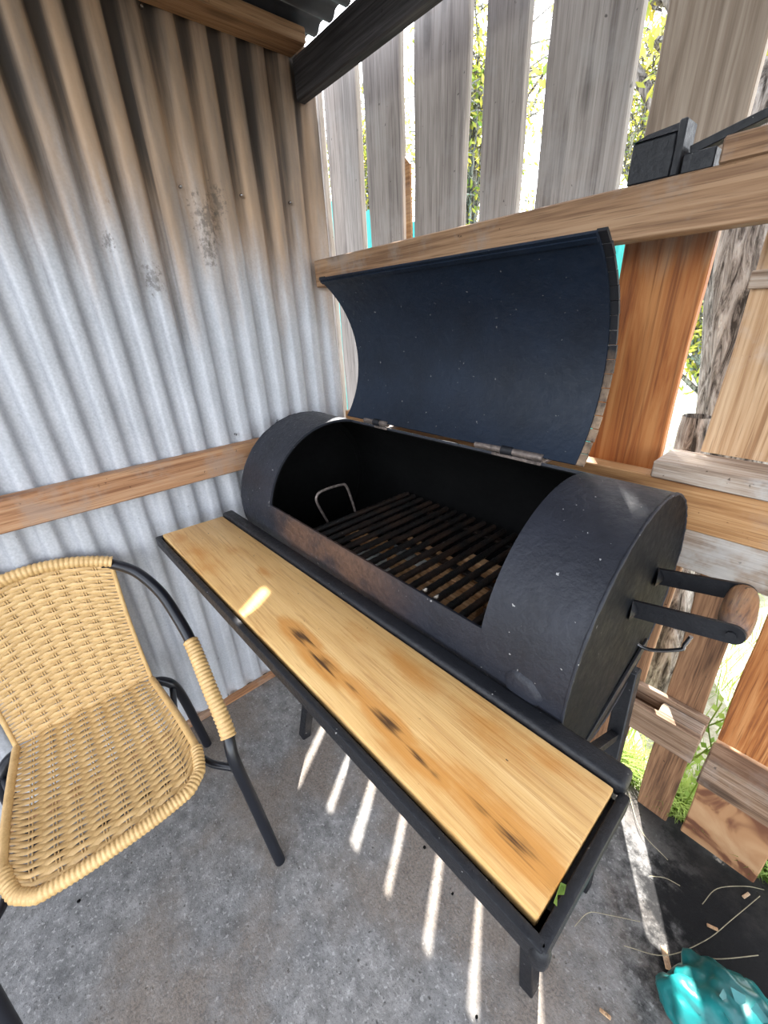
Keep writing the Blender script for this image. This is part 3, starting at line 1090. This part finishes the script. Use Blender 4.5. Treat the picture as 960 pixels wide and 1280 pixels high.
# horizontal flange of the angle iron, the board lies on it
for a, b, inw in ((A_, B_, uy), (B_, C_, -ux), (D_, A_, ux)):
    a = Vector((a.x, a.y, ZT - .0285)) + inw * .02
    b = Vector((b.x, b.y, ZT - .0285)) + inw * .02
    MB().bar(a, b, .04, .003).build('shelf_flange', 'frame', gr)
# support ledge beneath the board
for f in (.12, .5, .88):
    a = cFL.lerp(cFR, f)
    b = cBL.lerp(cBR, f)
    MB().bar((a.x, a.y, ZT - .0365), (b.x, b.y, ZT - .0365), .02, .012).build('shelf_bearer', 'frame', gr)
# heavy rounded back rail between shelf and drum
a = on(281, 645, z=ZT)
b = on(783, 964, z=ZT)
sl = Vector(((cBL + uy * .023).x - ux.x * .01, (cBL + uy * .023).y - ux.y * .01, ZT - .006))
sr = Vector(((cBR + uy * .022).x + ux.x * .012, (cBR + uy * .022).y + ux.y * .012, ZT - .006))
MB().bar(sl, sr, .038, .03, bev=.009, seg=3).build('shelf_back_rail', 'frame', gr)

# ------------------------------------------------------------------ grate and fire bed inside
gt = empty('grill_grate', (-.68, .72, .905), 'blackened steel rod grate inside the barrel grill', 'grate')
gz = .905
for i in range(18):
    x = -1.005 + i * .038
    wob = random.uniform(-.003, .003)
    pts = [(x + wob, .492, gz), (x, .72, gz + random.uniform(-.001, .001)), (x - wob, .958, gz)]
    pp = resample(spline(pts, 6), .012)
    rad = [.0086 + .0010 * (j % 2) for j in range(len(pp))]
    MB().tube(pp, rad, 8).build('rod', 'grate', gt, smooth=60)
for y in (.535, .72, .915):
    MB().bar((-1.02, y, gz - .013), (-.345, y, gz - .013), .02, .008, bev=.001).build('cross_bar', 'grate', gt)
lp = [on(410, 655, x=-1.02), on(397, 630, x=-1.02), on(396, 620, x=-1.02), on(404, 613, x=-1.02), on(426, 606, x=-1.02), on(433, 608, x=-1.02), on(440, 626, x=-1.02), on(444, 640, x=-1.02)]
lp[0].z = gz + .004
lp[-1].z = gz + .004
MB().tube(spline(lp, 5), .0042, 8).build('wire_handle', 'iron', gt, smooth=80)

ab_ = MB()
NX, NY = 40, 20
vs = []
for lay in (0, 1):
    for i in range(NX + 1):
        for j in range(NY + 1):
            fx, fy = i / NX, j / NY
            x, y = -1.02 + .67 * fx, .60 + .26 * fy
            dome = math.sin(PI * fx) ** .5 * math.sin(PI * fy) ** .7
            z = .728 + (lay * (.012 + .105 * dome * (.8 + .2 * math.sin(9 * fx + 4 * fy)) + random.uniform(0, .006) * (1 if dome > .1 else 0)))
            vs.append((x, y, z))
A0 = (NX + 1) * (NY + 1)
fs = []
for i in range(NX):
    for j in range(NY):
        a = i * (NY + 1) + j
        b = a + NY + 1
        fs += [(A0 + a, A0 + b, A0 + b + 1, A0 + a + 1), (a, a + 1, b + 1, b)]
for i in range(NX):
    a, b = i * (NY + 1), (i + 1) * (NY + 1)
    fs += [(a, b, A0 + b, A0 + a), (a + NY, A0 + a + NY, A0 + b + NY, b + NY)]
for j in range(NY):
    a = NX * (NY + 1) + j
    fs += [(j, A0 + j, A0 + j + 1, j + 1), (a, a + 1, A0 + a + 1, A0 + a)]
tag(ab_.add(vs, fs).build('ash_bed', 'ash', smooth=60), 'grey ash and burnt paper heaped under the grate', 'ash', kind='stuff')
sticks = [(-.66, .545, -.37, .55), (-.70, .595, -.40, .60), (-.76, .65, -.44, .645), (-.66, .70, -.37, .70), (-.80, .755, -.48, .75), (-.62, .81, -.37, .815), (-.98, .66, -.80, .69)]
for i, (x0, y0, x1, y1) in enumerate(sticks):
    z = .862 + (.0 if i % 2 else .003)
    m = MB().bar((x0, y0, z), (x1, y1, z), .034, .034, bev=.004)
    tag(m.build('kindling_stick', 'wood_e'), 'brown kindling stick lying on ash under the grate', 'firewood', 'kindling under the grate')

# ------------------------------------------------------------------ wicker chair
YC = -.155
chg = empty('wicker_chair', (-1.08, YC, 0), 'tan woven wicker armchair with black tube frame against the metal wall', 'chair')


def mir(p):
    return Vector((p[0], 2 * YC - p[1], p[2]))


# side tube: back top -> arm -> front leg
arm = [Vector((-1.400, .02, .850)), on(140, 705, z=.84), on(170, 715, z=.82), on(200, 740, z=.77), on(222, 772, z=.71), on(240, 805, z=.65), on(262, 860, z=.57), on(283, 912, z=.49), on(292, 948, z=.425)]
foot = on(350, 1076, z=0)
arm += [arm[-1].lerp(foot, .35), arm[-1].lerp(foot, .7), foot]
ap = spline(arm, 8)
for sgn in (0, 1):
    pts = [mir(p) if sgn else p for p in ap]
    MB().tube(pts, .0160, 14).build('arm_and_leg', 'cframe', chg, smooth=80)
    wr = resample(pts[5 * 8 - 1:7 * 8 + 3], .0022)
    rad = [.0185 + .0032 * abs(math.sin(PI * i * .0022 / .0115)) for i in range(len(wr))]
    MB().tube(wr, rad, 14).build('arm_wrap', 'wicker', chg, smooth=80)
    # rear leg
    rl = [Vector((-1.30, .022, .415)), Vector((-1.285, .05, .412)), Vector((-1.27, .075, .385)), Vector((-1.275, .09, .30)), Vector((-1.295, .108, .08)), Vector((-1.302, .114, .001))]
    pts = spline([mir(p) if sgn else p for p in rl], 7)
    MB().tube(pts, .0155, 12).build('rear_leg', 'cframe', chg, smooth=80)
    # side rail below the seat from front leg to rear leg
    sr_ = [Vector((-1.27, .07, .38)), Vector((-1.1, .04, .385)), Vector((-.93, .06, .385)), Vector((-.845, .118, .38))]
    MB().tube(spline([mir(p) if sgn else p for p in sr_], 6), .010, 10).build('seat_rail', 'cframe', chg, smooth=80)
MB().tube([(-.93, YC - .215, .385), (-.93, YC + .215, .385)], .010, 10).build('stretcher', 'cframe', chg)

# woven surface: back, then seat
TOPZ = .885


def back_pt(u, v):
    # v 0 top .. 1 junction
    w_ = .196 - .005 * math.sin(PI * v) - .016 * v
    z0 = TOPZ - .042 * u * u
    z = z0 + (.428 - z0) * v
    xc = -1.415 + .098 * v ** 1.35
    x = xc + .026 * u * u * (1 - .6 * v)
    return Vector((x, YC + u * w_, z))


FRONT = [(on(258, 965, z=.44)), (on(243, 1008, z=.44)), (on(205, 1054, z=.44)), (on(130, 1105, z=.44)), (on(60, 1137, z=.44))]


def front_x(u):
    return -.842 + .022 - .022 * abs(u) ** 2.5 - .03 * max(0, abs(u) - .8) / .2


def seat_pt(u, v):
    w_ = .180 + .030 * math.sin(PI * .5 * v) - .012 * max(0, v - .85) / .15
    xb = -1.317 + .016 * u * u
    xf = front_x(u)
    x = xb + (xf - xb) * v
    z = .428 + .014 * v - .022 * math.sin(PI * v) * (1 - u * u) - .012 * max(0, v - .9) / .1
    return Vector((x, YC + u * w_, z))


def weave(fn, rows, name, nst, wid):
    m = MB()
    NU = nst * 10
    for r in range(rows):
        v = (r + .5) / rows
        pts, rad, nor = [], [], []
        for i in range(NU + 1):
            u = -1 + 2 * i / NU
            e = 1e-3
            pu = (fn(min(1, u + e), v) - fn(max(-1, u - e), v)).normalized()
            pv = (fn(u, min(1, v + e)) - fn(u, max(0, v - e))).normalized()
            nn = pu.cross(pv).normalized()
            if nn.x + nn.z < 0:
                nn = -nn
            c = math.cos(PI * (u + 1) / 2 * nst + PI * r)
            fade = min(1, (1 - abs(u)) / .10)
            amp = .0034 * c * fade
            pts.append(fn(u, v) + nn * amp)
            nor.append((nn, pv))
            hw = fn(u, min(1, v + .5 / rows)) - fn(u, max(0, v - .5 / rows))
            g = wid - .16 * abs(math.cos(PI * (u + 1) / 2 * nst)) ** 3
            if abs(u) > .84:
                g *= 1 - .30 * math.sin(PI * (abs(u) - .84) / .16)
            rad.append(hw.length * g)
        vs, fs = [], []
        for p, (nn, pv), h in zip(pts, nor, rad):
            t_ = .0016
            vs += [p - pv * h, p - pv * h * .5 + nn * t_, p + pv * h * .5 + nn * t_, p + pv * h, p - nn * t_]
        for i in range(NU):
            for j in range(5):
                l = (j + 1) % 5
                fs.append((i * 5 + j, i * 5 + l, i * 5 + 5 + l, i * 5 + 5 + j))
        m.add(vs, fs)
    o = m.build(name, 'wicker', chg, smooth=70, fix=True)
    o['kind'] = 'stuff'
    # upright stakes in pairs
    s = MB()
    for k_ in range(1, nst):
        u = -1 + 2 * k_ / nst
        for du in (-.016, .016):
            s.tube([fn(u + du, j / 24) for j in range(25)], .0020, 6)
    o2 = s.build(name.replace('weave', 'stakes'), 'wicker', chg, smooth=70)
    o2['kind'] = 'stuff'


weave(back_pt, 38, 'back_weave', 9, .62)
weave(seat_pt, 46, 'seat_weave', 9, .68)
# bound edges
for sgn in (-1, 1):
    MB().tube([back_pt(sgn, j / 30) for j in range(31)], .0065, 10).build('back_edge', 'wicker', chg, smooth=80)
    MB().tube([seat_pt(sgn, j / 30 * .96) for j in range(31)], .0105, 10).build('seat_edge', 'wicker', chg, smooth=80)
top = resample([back_pt(-1.02 + 2.04 * j / 40, 0) + Vector((0, 0, .008)) for j in range(41)], .002)
MB().tube(top, [.0150 + .0026 * abs(math.sin(PI * i * .002 / .012)) for i in range(len(top))], 14).build('top_wrap', 'wicker', chg, smooth=80)
fr = [seat_pt(-1, .86) + Vector((0, 0, .0)), seat_pt(-1, .93)] + [seat_pt(-.97 + 1.94 * j / 30, 1.0) for j in range(31)] + [seat_pt(1, .93), seat_pt(1, .86)]
fr = resample(spline(fr, 3), .002)
MB().tube(fr, [.0135 + .0026 * abs(math.sin(PI * i * .002 / .0095)) for i in range(len(fr))], 12).build('front_wrap', 'wicker', chg, smooth=80)

# ------------------------------------------------------------------ small things on the floor
bc = on(900, 1262, z=.07)
bm = bmesh.new()
bmesh.ops.create_icosphere(bm, subdivisions=5, radius=1)
from mathutils import noise as mn
vs = []
for v in bm.verts:
    p = v.co.copy()
    d = .10 + .030 * mn.noise(p * 1.7 + Vector((3, 1, 2))) + .018 * abs(mn.noise(p * 2.6)) - .007 * abs(mn.noise(p * 5.0 + Vector((1, 5, 2))))
    q = Vector((p.x * d * 1.25, p.y * d * 1.05, p.z * d * .85))
    q.z = max(q.z, -.072)
    vs.append(bc + Vector((.035, -.03, 0)) + q - Vector((0, 0, 0)))
zmin = min(v.z for v in vs)
vs = [v - Vector((0, 0, zmin - .001)) for v in vs]
bm.verts.index_update()
bag = empty('plastic_bag', (bc.x + .035, bc.y - .03, 0), 'crumpled teal plastic bag on the sooty floor', 'bag')
MB().add(vs, [[v.index for v in f.verts] for f in bm.faces]).build('bag_body', 'bag', bag, smooth=50)
bm.free()
kn = MB()
c0 = Vector((bc.x - .02, bc.y + .055, 0))
for kf in range(7):
    a = kf * .9
    base = Vector((bc.x + .03, bc.y - .02, .135))
    kn.add([base + Vector((.012 * math.cos(a), .012 * math.sin(a), 0)), base + Vector((.012 * math.cos(a + .8), .012 * math.sin(a + .8), 0)), base + Vector((.05 * math.cos(a + .6), .04 * math.sin(a + .6), .028)), base + Vector((.05 * math.cos(a), .04 * math.sin(a), .02))], [(0, 1, 2, 3)])
kn.build('bag_neck', 'bag', bag, smooth=80)

stalks = [[(786, 992), (800, 1040), (835, 1075)], [(718, 1158), (735, 1143), (760, 1146), (800, 1152)], [(780, 1182), (830, 1196), (880, 1178), (915, 1150), (950, 1120)], [(868, 1196), (900, 1201), (948, 1194)], [(878, 1130), (895, 1113), (930, 1110), (955, 1112)], [(812, 1095), (830, 1100), (850, 1107)]]
for i, st in enumerate(stalks):
    pts = [on(x, y, z=.004) for x, y in st]
    for j, p in enumerate(pts):
        p.z = .0035 + (.012 * math.sin(PI * j / (len(pts) - 1)))
    tag(MB().tube(spline(pts, 6), .0010, 6).build('dry_stalk', 'straw', smooth=80), 'thin dry straw stalk lying on the sooty floor by the fence', 'straw', 'dry stalks on the floor')
for i, (px, py, s_, a_) in enumerate(((890, 1160, .012, .4), (932, 1120, .012, 1.2), (756, 1268, .012, .2), (832, 1198, .022, -1.0), (940, 1070, .012, .7))):
    p = on(px, py, z=0)
    d = Vector((math.cos(a_), math.sin(a_), 0)) * s_
    tag(MB().bar(p - d + Vector((0, 0, .004)), p + d + Vector((0, 0, .004)), s_ * .6, .005, bev=.001).build('wood_chip', 'w_tan'), 'small pale wood chip on the floor near the fence', 'wood chip', 'wood chips on the floor')
for i, (px, py) in enumerate(((595, 1272), (98, 1127), (700, 1160), (565, 1118), (530, 1060))):
    p = on(px, py, z=0)
    m = MB()
    r = .0032 + .0012 * (i % 3)
    m.tube([p + Vector((0, 0, .0005)), p + Vector((.001, .002, .003)), p + Vector((.003, 0, .005))], [r, r * 1.1, r * .5], 5)
    tag(m.build('charcoal_crumb', 'inner', smooth=30), 'small black charcoal crumb on the concrete floor', 'charcoal', 'charcoal crumbs on the floor')
# leaf caught in the shelf corner
p = on(697, 1118, z=ZT + .004)
q = on(708, 1106, z=ZT + .004)
r_ = on(692, 1128, z=ZT + .004)
m = MB()
m.add([p, p.lerp(q, .5) + Vector((.004, -.004, .004)), q, p.lerp(q, .5) + Vector((-.004, .004, .002)), r_ + Vector((.004, 0, 0)), r_], [(0, 1, 2, 3), (0, 3, 5, 4)])
m.add([Vector(v) - Vector((0, 0, .0012)) for v in m.v], [f[::-1] for f in m.f])
tag(m.build('green_leaf', 'grass', smooth=0), 'scrap of green leaf caught at the shelf corner', 'leaf')

# ------------------------------------------------------------------ outside
random.seed(11)


def trunk(name, pts, rads, label, cat='tree', leaves=0, crown=None, leafsize=.05, nbr=0, group=None):
    base = Vector(pts[0])
    root = empty(name, base, label, cat, group)
    pp = spline(pts, 10)
    rr = np.interp(np.linspace(0, 1, len(pp)), np.linspace(0, 1, len(rads)), rads)
    m = MB()
    n_ = 40
    vs = []
    for i, p in enumerate(pp):
        for j in range(n_):
            a = 2 * PI * j / n_
            q = Vector((math.cos(a), math.sin(a), 0))
            d = rr[i] * (1 + .10 * mn.noise(Vector((q.x * 3.4, q.y * 3.4, p.z * 1.5))) + .09 * abs(mn.noise(Vector((q.x * 8, q.y * 8, p.z * 4)))))
            vs.append(p + q * d)
    fs = []
    for i in range(len(pp) - 1):
        for j in range(n_):
            l = (j + 1) % n_
            fs.append((i * n_ + j, i * n_ + l, i * n_ + n_ + l, i * n_ + n_ + j))
    m.add(vs, fs).build('trunk', 'bark', root, smooth=80)
    if nbr:
        b = MB()
        tips = []
        c, rx, rz = crown
        for k_ in range(nbr):
            s0 = pp[int(len(pp) * random.uniform(.55, .98))]
            a = random.uniform(0, 2 * PI)
            el = random.uniform(-.3, 1.0)
            t_ = Vector(c) + Vector((math.cos(a) * math.cos(el) * rx, math.sin(a) * math.cos(el) * rx, math.sin(el) * rz)) * random.uniform(.5, 1)
            md = s0.lerp(t_, .5) + Vector((random.uniform(-.3, .3), random.uniform(-.3, .3), random.uniform(0, .4)))
            q = spline([s0, md, t_], 6)
            b.tube(q, list(np.linspace(.028, .005, len(q))), 5)
            tips.append(q)
            for z_ in range(5):
                s1 = q[random.randint(4, len(q) - 1)]
                e1_ = s1 + Vector((random.uniform(-.6, .6), random.uniform(-.6, .6), random.uniform(-.3, .5)))
                q2 = spline([s1, s1.lerp(e1_, .5) + Vector((random.uniform(-.12, .12), random.uniform(-.12, .12), .06)), e1_], 4)
                b.tube(q2, list(np.linspace(.012, .004, len(q2))), 4)
                tips.append(q2)
        b.build('branches', 'bark', root, smooth=80)['kind'] = 'stuff'
        lf = MB()
        for k_ in range(leaves):
            q = random.choice(tips)
            p = random.choice(q[2:]) + Vector([random.gauss(0, .10) for _ in range(3)])
            a = Vector([random.gauss(0, 1) for _ in range(3)]).normalized() * leafsize
            bb = a.orthogonal().normalized() * leafsize * .35
            lf.add([p - a, p + bb, p + a, p - bb], [(0, 1, 2, 3)])
        lf.build('foliage', 'leaf', root, smooth=0)['kind'] = 'stuff'
    return root


# big trunk just beyond the fence
y = 1.95
tp = [on(912, 600, y=y), on(920, 510, y=y), on(928, 430, y=y), on(938, 290, y=y)]
b0 = tp[0].copy()
b0.z = -.06
top_ = tp[-1] + (tp[-1] - tp[-2]) * 1.2
trunk('tree', [b0, tp[0], tp[1], tp[2], tp[3], top_, top_ + Vector((.2, .2, 1.8))], [.17, .12, .115, .11, .11, .105, .07], 'thick grey-barked tree trunk right behind the fence', 'tree',
      7000, (Vector((-1.22, 2.45, 3.28)), .40, .40), .026, 24)  # leafy crown added and thickened on the sun path to shade the drum
y = 1.62
sp_ = [on(836, 800, y=y), on(846, 690, y=y), on(864, 560, y=y), on(872, 520, y=y)]
b0 = sp_[0].copy()
b0.z = -.06
trunk('tree_stump', [b0, sp_[0], sp_[1], sp_[2], sp_[3]], [.085, .065, .055, .045, .04], 'slim dark-barked stump leaning behind the pallet block', 'tree stump')
specs = [((-4.5, 5.6), .85, 'slender tree with sparse yellowing leaves behind the fence gaps', .05), ((-7.2, 6.0), .9, 'bare-twigged tree beyond the teal panel fence', .05), ((-3.0, 7.9), .9, 'leafy tree with pale green leaves beyond the thick trunk', .05)]
for (x, y), r_, lb, ls in specs:
    c = (x, y, 3.6)
    trunk('tree', [(x, y, -.05), (x + .1, y, 1.0), (x - .05, y + .1, 2.2), (x + .1, y, 4.2)], [.12, .1, .08, .03], lb, 'tree', 3600, (c, r_, 1.8), ls, 60)

bp = on(862, 470, y=5.0) + Vector((.15, 0, 0))
trunk('bush', [(bp.x, 5.0, -.05), (bp.x + .05, 5.0, .4), (bp.x, 5.05, 1.0)], [.05, .04, .02], 'leafy green bush on the bright ground beyond the stump', 'bush', 3000, ((bp.x, 5.0, 1.15), .5, .7), .04, 26)
# teal panel fence
tf = empty('panel_fence', (-3.6, 3.3, -.05), 'teal sheet panel fence out beyond the slats', 'fence')
for i in range(6):
    x0 = -5.9 + i * .80
    top_z = 2.9 - .2 * i
    m = MB()
    vs = []
    ny = 40
    for zz in (-.05, top_z):
        for j in range(ny + 1):
            x = x0 + .79 * j / ny
            vs.append((x, 3.3 + prof(x, .1, .03), zz))
    nv = len(vs)
    fs = [(j, j + 1, ny + 2 + j, ny + 1 + j) for j in range(ny)]
    m.add(vs + [(a, b + .004, c) for a, b, c in vs], fs + [tuple(nv + q for q in f[::-1]) for f in fs])
    m.build('fence_panel', 'teal', tf, smooth=60)

# pale boulder-like stones on the sunny ground and grass
for i, (x, y, s_) in enumerate(((-.95, 3.0, .20), (-.75, 3.7, .3), (-.2, 2.9, .14))):
    bm = bmesh.new()
    bmesh.ops.create_icosphere(bm, subdivisions=3, radius=1)
    vs = []
    for v in bm.verts:
        d = s_ * (1 + .25 * mn.noise(v.co * 1.6 + Vector((i * 5, 0, 0))))
        vs.append(Vector((x + v.co.x * d * 1.3, y + v.co.y * d, .02 + max(-.1, v.co.z * d * .8))))
    bm.verts.index_update()
    tag(MB().add(vs, [[v.index for v in f.verts] for f in bm.faces]).build('boulder', 'ash', smooth=30), 'pale boulder on the sunlit ground behind the fence', 'boulder', 'boulders behind the fence')
    bm.free()
gs = MB()
for i in range(5200):
    x = random.uniform(-1.3, 1.0)
    y = 1.18 + random.random() ** 1.8 * 2.2
    if random.random() < .3:
        x = random.choice((-.02, .0, -.19, .23)) + random.gauss(0, .03)
        y = 1.175 + abs(random.gauss(0, .04))
    h_ = random.uniform(.05, .16)
    a = random.uniform(0, 2 * PI)
    d = Vector((math.cos(a), math.sin(a), 0))
    s_ = Vector((-d.y, d.x, 0)) * .0025
    b0 = Vector((x, y, -.06))
    mdp = b0 + d * h_ * .25 + Vector((0, 0, h_ * .7))
    tpp = b0 + d * h_ * .75 + Vector((0, 0, h_))
    gs.add([b0 - s_, b0 + s_, mdp + s_ * .8, mdp - s_ * .8, tpp], [(0, 1, 2, 3), (3, 2, 4)])
tag(gs.build('grass', 'grass', smooth=0), 'green grass growing along the outside of the fence', 'grass', kind='stuff')
# weed in the gap beside the pallets
wd = empty('weed', (.0, 1.19, -.05), 'leafy green weed growing up in the gap between the two pallets', 'plant')
ws = MB()
wl_ = MB()
for i in range(7):
    x = random.gauss(-.012, .02)
    hgt = random.uniform(.3, .62)
    q = spline([(x, 1.19, -.05), (x + random.gauss(0, .02), 1.185, hgt * .5), (x + random.gauss(0, .03), 1.18, hgt)], 6)
    ws.tube(q, .002, 5)
    for p in q[3:]:
        a = random.uniform(0, 6.3)
        d = Vector((math.cos(a), math.sin(a) * .4, .5)).normalized() * .022
        b_ = d.orthogonal().normalized() * .009
        wl_.add([p, p + d * .5 + b_, p + d, p + d * .5 - b_], [(0, 1, 2, 3)])
ws.build('stem', 'grass', wd)
wl_.build('leaves', 'grass', wd, smooth=0)['kind'] = 'stuff'
